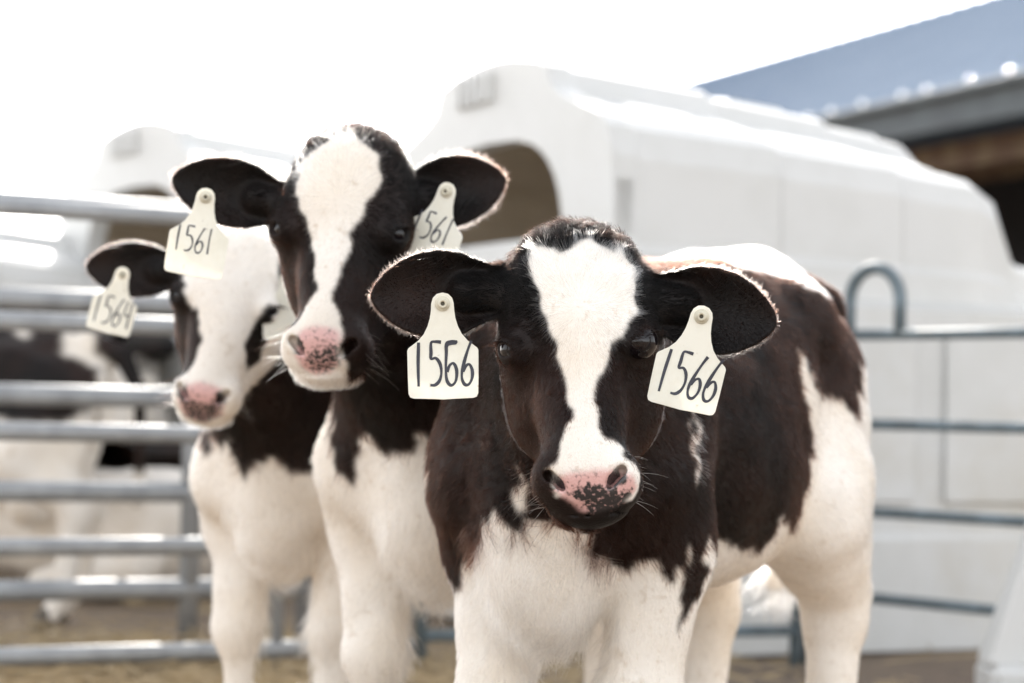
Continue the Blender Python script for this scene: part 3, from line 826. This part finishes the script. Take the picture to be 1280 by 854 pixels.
fence('low dark pipe fence mostly hidden behind the nearest calf', A4, B4, [.835, .615, .40, .093], .0145, [.01, .99], M_PAINTED, .015)
A2, B2 = rail_line(-180, 5.85, 392, 6.35)
fence('second thick galvanised tube fence at left, just behind the first fence', A2, B2, [1.12, .882, .642, .402, .155], .0265, [.02, .722, .99], M_GALV, .026)
A3, B3 = rail_line(1016, 6.10, 1500, 5.2)
fence('dark grey pipe fence at right with a round hoop on its top rail', A3, B3, [.835, .615, .40, .19], .0135, [.0, .98], M_PAINTED, .017, hoop=(.105, .25, .165))

# ------------------------------------------------------------------ hutches
M_SLOT = mat('vent_shade', (.30, .30, .30), .8)
def hutch(label, loc, ang, sc=1.0, Ls=2.1):
    root = empty('calf_hutch', loc, ang); props(root, label, 'calf hutch', 'white plastic calf hutches')
    prof = [(.86, 0.0), (.86, .30), (.845, .32), (.842, .93), (.80, .955), (.797, 1.05), (.785, 1.075), (.78, 1.30), (.75, 1.385), (.70, 1.42), (.44, 1.50), (.41, 1.515), (.375, 1.585), (.34, 1.60), (.12, 1.633), (0, 1.636)]
    tiers = [(0, 1.0, 0), (.05, 1.0, 0), (.07, .985, .008), (.50, .93, .008), (.52, .91, .018), (.90, .85, .018), (.92, .83, .03), (1.18, .77, .03), (1.25, .69, .045), (1.31, .32, .055), (1.36, .27, .055), (1.93, .20, .06), (2.05, .14, .09), (2.12, .02, .14)]
    def sec(s_, k, ins):
        pts = []
        for (y, z) in prof:
            zz = z if z <= .95 else .95 + (z - .95) * k
            yy = y - (ins if z > .95 else ins * .3)
            pts.append((yy, zz))
        full = [(-y, z) for y, z in pts] + [(y, z) for y, z in pts[::-1][1:]]
        return [Vector((s_, y, z)) * sc for y, z in full]
    rings = [sec(*t) for t in tiers]; n = len(rings[0]); mb = MB()
    v = [p for r_ in rings for p in r_]; f = [(i * n + j, (i + 1) * n + j, (i + 1) * n + j + 1, i * n + j + 1) for i in range(len(rings) - 1) for j in range(n - 1)]
    f.append(tuple((len(rings) - 1) * n + j for j in range(n))); mb.add(v, f)
    # front with an arched opening
    hw, ht, cz = .49, 1.40, .75
    hole = [(-hw, 0.0), (-hw, 1.12)] + [(-hw * math.cos(a) ** .62 if math.cos(a) > 0 else hw * abs(math.cos(a)) ** .62, 1.12 + (ht - 1.12) * math.sin(a)) for a in np.linspace(.12, math.pi - .12, 15)] + [(hw, 1.12), (hw, 0.0)]
    outer = [(p.y / sc, p.z / sc) for p in rings[0]]
    def resamp(pl, m_):
        P = np.array(pl); d = np.r_[0, np.cumsum(np.linalg.norm(np.diff(P, axis=0), axis=1))]; t = np.linspace(0, d[-1], m_)
        return [(np.interp(a, d, P[:, 0]), np.interp(a, d, P[:, 1])) for a in t]
    m_ = 61; ho, ou = resamp(hole, m_), resamp(outer, m_)
    fr = MB(); v = [Vector((-.012, y, z)) * sc for y, z in ou] + [Vector((-.012, y, z)) * sc for y, z in ho] + [Vector((.06, y, z)) * sc for y, z in ho] + [Vector((.06, y, z)) * sc for y, z in ou]
    f = []
    for i in range(m_ - 1): f += [(i, i + 1, m_ + i + 1, m_ + i), (m_ + i, m_ + i + 1, 2 * m_ + i + 1, 2 * m_ + i), (i, 3 * m_ + i, 3 * m_ + i + 1, i + 1)]
    fr.add(v, f); fr.build('front_wall', M_PLASTIC, root)
    sh = mb.build('shell', M_PLASTIC, root)
    me = sh.data; me.polygons.foreach_set('use_smooth', [False] * len(me.polygons))
    bv = sh.modifiers.new('b', 'BEVEL'); bv.width = .018 * sc; bv.segments = 3; bv.limit_method = 'ANGLE'; bv.angle_limit = R(18)
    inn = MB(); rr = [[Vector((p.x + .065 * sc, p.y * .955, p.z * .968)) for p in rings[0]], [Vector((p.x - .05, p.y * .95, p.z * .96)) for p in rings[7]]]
    v = rr[0] + rr[1]; inn.add(v, [(j, j + 1, n + j + 1, n + j) for j in range(n - 1)] + [tuple(n + j for j in range(n))]); inn.build('shaded_inside', M_INSIDE, root)
    for i in range(4):
        q = MB(); q.box(Vector((-.014, .075 + (i - 1.5) * .052 + .02, 1.565)) * sc, Vector((.012, .022, .085)) * sc, bev=.003); q.build('vent_slot', M_SLOT, root)
    for i in range(5):
        q = MB(); q.box(Vector((-.020, .075 + (i - 2) * .052 + .02, 1.565)) * sc, Vector((.03, .026, .095)) * sc, bev=.006); q.build('vent_rib', M_PLASTIC, root)
    d = MB(); d.box(Vector((.03, 0, .56)) * sc, Vector((.03, .965, 1.11)) * sc, bev=.01); d.build('door_panel', M_PLASTIC, root)
    for s0, s1, z0, z1 in ((.12, .9, .40, .88), (1.0, 1.85, .40, .88)):
        q = MB(); q.box(Vector(((s0 + s1) / 2, -.846, (z0 + z1) / 2)) * sc, Vector((s1 - s0, .014, z1 - z0)) * sc, bev=.006); q.build('side_panel', M_PLASTIC, root)
    for s0, y_, z_ in ((.24, -.57, 1.436), (.68, -.565, 1.388), (1.02, -.56, 1.348), (.26, -.24, 1.590), (.70, -.24, 1.530), (1.03, -.24, 1.476)):
        q = MB(); q.box(Vector((s0, y_, z_)) * sc, Vector((.20, .13, .03)) * sc, Matrix.Rotation(R(5), 3, 'Y') @ Matrix.Rotation(R(17 if y_ < -.4 else 9), 3, 'X'), bev=.014); q.build('roof_rib', M_PLASTIC, root)
    return root
w_dir = Vector((-.4226, .906, 0))
C0 = Vector((at(780, 500, 6.22).x, 6.22, 0))
hutch('large white plastic calf hutch with brown arched opening behind the tagged calves', C0 + w_dir * .85, R(25))
p = at(165, 500, 9.1); hutch('smaller looking white calf hutch behind the left calf, its dark opening above the tagged ear', (p.x, p.y, 0), R(31), 1.03)
p = at(-190, 500, 9.6); hutch('white calf hutch cut off by the left edge of the photo', (p.x, p.y, 0), R(25), .86)

# ------------------------------------------------------------------ barn
def barn():
    E1, E2 = at(1280, 96, 20.5), at(1040, 141, 23.7); R1 = at(1255, 0, 30)
    ze = (E1.z + E2.z) / 2; d = Vector((E2.x - E1.x, E2.y - E1.y, 0)).normalized(); nrm = Vector((-d.y, d.x, 0)); 
    if nrm.x < 0: nrm = -nrm
    root = empty('barn', (E1.x, E1.y, 0)); props(root, 'long open barn with blue grey metal roof beyond the hutch', 'barn')
    O = root.location; E = Vector((0, 0, 0)); rel = Vector((R1.x, R1.y, 0)) - O; wid = rel.dot(nrm); zr = R1.z + .10
    Rr = at(845, 91, 38); t1 = (Vector((Rr.x, Rr.y, 0)) - O).dot(d) + 14; t0 = -14
    m = MB(); v = []; f = []; NS = 110
    for i in range(NS + 1):
        t = t0 + (t1 - t0) * i / NS
        for off, dz in ((0, 0), (.03, .02), (.07, .02), (.10, 0)):
            for u in (0, 1):
                p = d * (t + off) + nrm * (wid * u); v.append(p + Vector((0, 0, (ze if u == 0 else zr) + dz)))
    k = len(v) // 2; f = [(2 * i, 2 * i + 1, 2 * i + 3, 2 * i + 2) for i in range(k - 1)]
    m.add(v, f); m.build('roof', M_ROOF, root)
    # far slope so the ridge closes
    m = MB(); a, b_ = d * t0 + nrm * wid, d * (t1 + .1) + nrm * wid; m.add([a + Vector((0, 0, zr)), b_ + Vector((0, 0, zr)), b_ + nrm * wid + Vector((0, 0, ze)), a + nrm * wid + Vector((0, 0, ze))], [(0, 1, 2, 3)]); m.build('roof', M_ROOF, root)
    ang = math.atan2(d.y, d.x); M3 = Matrix.Rotation(ang, 3, 'Z'); Lg = t1 - t0; mid = (t0 + t1) / 2
    def bar(name, u, z, w_, h, mt, sh=0): mb = MB(); mb.box(d * (mid + sh) + nrm * u + Vector((0, 0, z)), (Lg - .3, w_, h), M3, .01); mb.build(name, mt, root)
    bar('fascia', .02, ze - .20, .05, .30, M_FASCIA); bar('gutter', -.06, ze - .04, .10, .07, M_FASCIA)
    bar('beam', .75, ze - .46, .18, .26, M_TIMBER); bar('beam', 2.2, ze - .30, .18, .32, M_TIMBER)
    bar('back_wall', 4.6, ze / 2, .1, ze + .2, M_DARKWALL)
    for t in np.arange(t0 + 1, t1, 4.0):
        mb = MB(); mb.box(d * t + nrm * .75 + Vector((0, 0, (ze - .6) / 2)), (.16, .16, ze - .6), M3, .01); mb.build('post', M_TIMBER, root)
    mbolt = mat('bright_bolt', (.85, .85, .85), .16, 1.0)
    for i in range(46):
        mb = MB(); t = t0 + 3 + i * .62 + .1 * math.sin(i * 2.3); c = d * t + nrm * -.06 + Vector((0, 0, ze + .015)); n_ = 8
        vv = [c + .038 * Vector((math.cos(a) * math.cos(b2), math.sin(a) * math.cos(b2), math.sin(b2))) for b2 in np.linspace(-1.2, 1.5, 6) for a in np.linspace(0, 2 * math.pi, n_, endpoint=False)]
        mb.add(vv, [(r_ * n_ + j, r_ * n_ + (j + 1) % n_, (r_ + 1) * n_ + (j + 1) % n_, (r_ + 1) * n_ + j) for r_ in range(5) for j in range(n_)])
        mb.build('bolt', mbolt, root, True)
    for t in (t0 + .1, t1 - .1):
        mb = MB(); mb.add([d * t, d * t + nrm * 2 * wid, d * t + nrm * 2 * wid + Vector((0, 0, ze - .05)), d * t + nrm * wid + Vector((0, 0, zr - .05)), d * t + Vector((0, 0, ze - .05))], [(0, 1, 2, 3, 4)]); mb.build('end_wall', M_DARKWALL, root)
barn()

# ------------------------------------------------------------------ white plastic stand at the right edge
def stand():
    p = at(1270, 700, 5.45); root = empty('plastic_stand', (p.x, p.y, 0)); props(root, 'white moulded plastic stand with sloping leg cut off at the lower right', 'stand')
    q = MB(); q.box((.10, 0, .045), (.34, .22, .09), bev=.02); q.build('base', M_PLASTIC, root)
    q = MB()
    v = [(-.075, -.07, .085), (.20, -.07, .085), (.20, .07, .085), (-.075, .07, .085), (.055, -.045, .47), (.16, -.045, .47), (.16, .045, .47), (.055, .045, .47)]
    q.add(v, [(0, 1, 5, 4), (1, 2, 6, 5), (2, 3, 7, 6), (3, 0, 4, 7), (4, 5, 6, 7), (0, 3, 2, 1)]); o = q.build('leg', M_PLASTIC, root)
    b = o.modifiers.new('b', 'BEVEL'); b.width = .012; b.segments = 3
    q = MB(); q.box((.11, 0, .49), (.11, .12, .04), bev=.015); q.build('top', M_PLASTIC, root)
stand()

# ------------------------------------------------------------------ calves
HAIR6, HAIR1, HAIR4 = 260000, 130000, 50000
def V(px, py, c, mpp, d=0.0): return ((px - c[0]) * mpp, d, (c[1] - py) * mpp)
def side(c, poly, off=.15):
    """points of the photo carried onto the calf's flank plane, in its own coordinates"""
    lf = c.F[:, 1]; p0 = c.O + lf * off; out = []
    for x, y in poly:
        r_ = np.array(ray(x, y)); o = np.array((0, 0, CAMZ)); t = ((p0 - o) @ lf) / (r_ @ lf); out.append((x, y, float(t)))
    return out
def front(c, poly, off=.10):
    fw = c.F[:, 0]; p0 = c.O + fw * off; out = []
    for x, y in poly:
        r_ = np.array(ray(x, y)); o = np.array((0, 0, CAMZ)); t = ((p0 - o) @ fw) / (r_ @ fw); out.append((x, y, float(t)))
    return out

# ---- calf 1566, the nearest
C6 = (723, 440); m6 = 2.60 / FPX
ears6 = [(V(618, 362, C6, m6, .075), V(457, 374, C6, m6, .055), .0485, (-.25, -1, -.05), .024),
         (V(820, 368, C6, m6, .075), V(979, 397, C6, m6, .055), .0485, (.25, -1, -.05), .024)]
c6 = Calf('1566', 'nearest calf with white blaze and a tag numbered 1566 in each ear', at(722, 500, 3.02).x, 3.02, R(-24), C6, 2.60, (-3, -3, -5), ears6, 'tagged calves', seed=3, leg_off={'tail': -.04}, brisket=.138)
hw6 = [(655, 310), (672, 305), (690, 310), (697, 315), (715, 303), (735, 297), (750, 302), (765, 310), (772, 300), (787, 318), (793, 330), (797, 360), (793, 385), (785, 400), (778, 418), (765, 430), (757, 452), (747, 472), (742, 500), (744, 520), (755, 540), (770, 555), (785, 570), (797, 586), (800, 605), (790, 622), (740, 625), (700, 618), (692, 605), (690, 585), (697, 565), (707, 545), (713, 520), (712, 495), (703, 465), (693, 435), (685, 410), (676, 380), (667, 350), (657, 325)]
pad6 = [(696, 596), (715, 588), (735, 586), (769, 583), (791, 591), (797, 607), (786, 620), (770, 632), (730, 637), (714, 624), (694, 611)]
mot6 = [(712, 618), (722, 607), (735, 602), (764, 604), (778, 612), (792, 606), (785, 640), (728, 648), (735, 640), (733, 628), (722, 620)]
bare6 = [(676, 612), (696, 600), (800, 600), (804, 625), (795, 645), (765, 660), (722, 660), (690, 640)]
bb6 = [front(c6, [(560, 200), (530, 500), (535, 700), (566, 748), (590, 691), (626, 633), (640, 655), (652, 662), (671, 646), (700, 655), (745, 665), (739, 691), (757, 706), (780, 714), (823, 700), (829, 722), (839, 732), (857, 720)]) +
       side(c6, [(852, 745), (848, 798), (884, 710), (882, 671), (902, 682), (955, 696), (979, 646), (993, 673), (1009, 601), (1014, 542), (1011, 523), (1003, 490), (998, 439), (1006, 450), (1014, 473), (1024, 493), (1054, 503), (1067, 536), (1073, 477), (1078, 434), (1073, 411), (1057, 382), (1037, 367), (1005, 349), (978, 332), (942, 322), (925, 312), (890, 300), (860, 295), (830, 290), (800, 200)])]
c6.set_pattern([hw6], [], [pad6], [mot6], bb6, ddir=(.06, 1), bareblack=[bare6])
c6.bw = [side(c6, [(862, 512), (868, 516), (873, 540), (871, 585), (874, 605), (866, 590), (864, 560), (866, 540)]), side(c6, [(855, 682), (860, 688), (859, 708), (853, 698)]), front(c6, [(655, 583), (662, 592), (667, 610), (670, 640), (655, 630), (652, 600)])]
c6.finish(HAIR6, 1.0, 3.2)
ear_tag(c6.root, (553, 380), 2.585, 88, -2, 4, '15S6', blot=[(2.2, -55), (5, -49.5), (11, -46), (19, -47.5), (16.5, -51), (11, -51.5), (7, -52.5), (5.4, -57), (2.6, -60)], label='white ear tag numbered 1566, on the left in the photo', stroke=1.3)
ear_tag(c6.root, (877, 396), 2.585, 88, 12, -6, '1566', label='white ear tag numbered 1566, on the right in the photo', stroke=1.25, slant=2)

# ---- calf 1561, behind on the left
C1 = (420, 297); Y1 = 3.06; m1 = Y1 / FPX
ears1 = [(V(343, 250, C1, m1, .085), V(203, 222, C1, m1, .06), .045, (-.2, -1, -.1), .020),
         (V(500, 243, C1, m1, .10), V(632, 207, C1, m1, .10), .047, (-.15, -1, .0), .022)]
c1 = Calf('1561', 'middle calf with raised head, white blaze and tags numbered 1561', at(562, 500, 3.48).x, 3.48, R(-12), C1, Y1, (-7, 3, 2), ears1, 'tagged calves', seed=11, h_head=.0030, h_body=.0055, fuzz=.010, mk=.29)
hw1 = [(368, 204), (384, 186), (408, 168), (430, 158), (452, 176), (469, 191), (475, 220), (469, 240), (452, 269), (440, 293), (436, 322), (424, 359), (422, 380), (436, 404), (446, 421), (440, 435), (432, 441), (445, 462), (440, 478), (478, 460), (470, 495), (400, 495), (362, 470), (352, 440), (360, 416), (372, 408), (383, 396), (399, 367), (395, 326), (391, 302), (374, 261), (362, 228)]
pad1 = [(377, 424), (386, 414), (400, 410), (418, 411), (430, 416), (433, 426), (430, 440), (432, 456), (418, 467), (400, 470), (384, 462), (376, 446)]
mot1 = [(386, 448), (400, 436), (410, 428), (430, 434), (440, 428), (440, 460), (420, 468), (396, 466)]
bb1 = [front(c1, [(380, 200), (415, 500), (417, 561), (424, 590), (441, 607), (450, 570), (453, 542), (462, 548), (473, 561), (495, 568), (512, 564), (520, 548), (524, 530), (530, 550), (536, 566), (550, 600), (560, 640), (600, 690), (700, 690), (760, 500)]) + side(c1, [(740, 520), (740, 330), (640, 325), (600, 330), (560, 322), (560, 150), (380, 150)])]
c1.set_pattern([hw1], [[(434, 402), (450, 408), (470, 416), (478, 440), (470, 456), (455, 468), (444, 464), (437, 444), (431, 430), (436, 416)]], [pad1], [mot1], bb1, ddir=(-.05, 1)); c1.bw = []
c1.finish(HAIR1, 1.15, 3.0)
ear_tag(c1.root, (257, 247), 3.03, 74, 8, 6, '1561', label='white ear tag numbered 1561, left of the calf face', stroke=.85, dz=-84, dh=38, dx=-36, dw=15.5)
ear_tag(c1.root, (559, 240), 3.09, 74, 18, -18, '1561', label='white ear tag numbered 1561, right of the calf face', stroke=.9, dz=-78, dh=42, dx=-38, dw=17, slant=2)

# ---- calf 1564, farthest of the three
C4 = (278, 385); Y4 = 3.62; m4 = Y4 / FPX
ears4 = [(V(212, 338, C4, m4, .08), V(95, 334, C4, m4, .06), .043, (-.15, -1, -.1), .016),
         (V(352, 335, C4, m4, .09), V(440, 330, C4, m4, .12), .043, (.2, -1, -.1), .014)]
c4 = Calf('1564', 'white faced calf with black eye patches at left, its tag numbered 1564', at(375, 500, 4.02).x, 4.02, R(-16), C4, Y4, (-3, 2, 8), ears4, 'tagged calves', seed=23, h_head=.0034, h_body=.0060, size=.94, mk=.34, leg_off={'fr': (0, .0), 'fl': (0, -.018)})
hk4 = [[(190, 310), (216, 328), (228, 351), (236, 378), (250, 392), (257, 426), (249, 458), (229, 476), (209, 441), (196, 404)], [(337, 378), (320, 398), (308, 428), (310, 462), (324, 450), (335, 407), (342, 390)], [(345, 300), (370, 300), (370, 470), (350, 440), (347, 380)]]
pad4 = [(228, 492), (240, 482), (262, 479), (284, 486), (290, 500), (284, 520), (262, 530), (236, 522)]
mot4 = [(232, 500), (245, 498), (262, 506), (284, 496), (290, 505), (280, 530), (250, 532), (236, 522)]
bb4 = [front(c4, [(255, 540), (262, 545), (275, 560), (288, 552), (295, 580), (303, 600), (315, 590), (325, 575), (327, 600), (331, 575), (337, 571), (355, 585), (385, 595), (402, 585), (415, 571), (470, 560), (500, 600)]) + side(c4, [(560, 560), (600, 300)]) + front(c4, [(400, 250), (330, 420), (320, 480), (290, 520), (270, 530)]),
       front(c4, [(250, 530), (262, 545), (266, 565), (258, 572), (250, 555)])]
c4.set_pattern([], hk4, [pad4], [mot4], bb4, ddir=(-.1, 1), head_base='white'); c4.bw = []
c4.finish(HAIR4, 1.6, 2.5)
ear_tag(c4.root, (153, 343), 3.58, 56, 13, 8, '1564', label='blurred white ear tag numbered 1564', stroke=1.1)
ear_tag(c4.root, (358, 350), 3.64, 56, 0, 20, '', label='ear tag half hidden behind the face of calf 1561')

# ---- calves beyond the fences
def far_calf(label, x, y, yaw, head, hrot, polys, seed, lying=False, size=1.0, hb=.012, hbase='dark'):
    rt = rot(*hrot)
    e = [((-.075, .07, .055), (-.20, .09, .03), .045, (-.2, -1, 0), .014), ((.075, .07, .055), (.20, .09, .03), .045, (.2, -1, 0), .014)]
    e = [(tuple(rt @ np.array(a)), tuple(rt @ np.array(b_)), w_, tuple(rt @ np.array(n_)), cp) for a, b_, w_, n_, cp in e]
    c = Calf('far', label, x, y, yaw, head, None, hrot, e, 'calves beyond the fence', seed=seed, h_head=1, h_body=hb, lying=lying, size=size)
    c.hpx = None; c.mpp = 1; c.set_pattern([], [], [], [], [], ddir=(-.1, 1), head_base=hbase); c.bb = polys; c.bw = []
    c.finish(0)
O_ = at(160, 500, 6.75); xo = O_.x
# u is measured to the right of the calf origin, v is height
far_calf('black and white calf standing beyond the left fence, its rump towards the right', xo - .88, 6.75, R(-90), (xo - .88 - .42, 6.7, .86), (-80, 0, 0),
         [[(.1, .35), (.1, .95), (.50, .95), (.57, .80), (.60, .80), (.56, .90), (.70, .86), (.70, .76), (.80, .72), (.80, .62), (.7, .56), (.45, .58), (.35, .44), (.2, .4)], [(.88, .50), (.87, .75), (.95, .72), (.95, .45)]], 41, size=.95)
p = at(235, 500, 8.3); far_calf('mostly black calf lying on the ground beyond the left fence', p.x, 8.3, R(-60), (p.x - .30, 8.1, .42), (-50, 0, 0), [[(-1, 0.12), (-1, 1), (1, 1), (1, .12), (.22, .1), (.2, .4), (.12, .4), (.1, .1)]], 42, True)
p = at(60, 500, 7.9); far_calf('white calf with small black patches lying low at the left edge', p.x - .2, 7.9, R(-100), (p.x + .0, 7.6, .42), (20, 0, 0), [[(-.3, .2), (-.25, .38), (-.1, .35), (-.12, .22)]], 43, True, hbase='white')
p = at(186, 500, 9.2); far_calf('pale calf standing far off, seen from behind', p.x, 8.6, R(172), (p.x, 9.1, .8), (180, 0, 0), [], 44, hbase='white', size=.92)
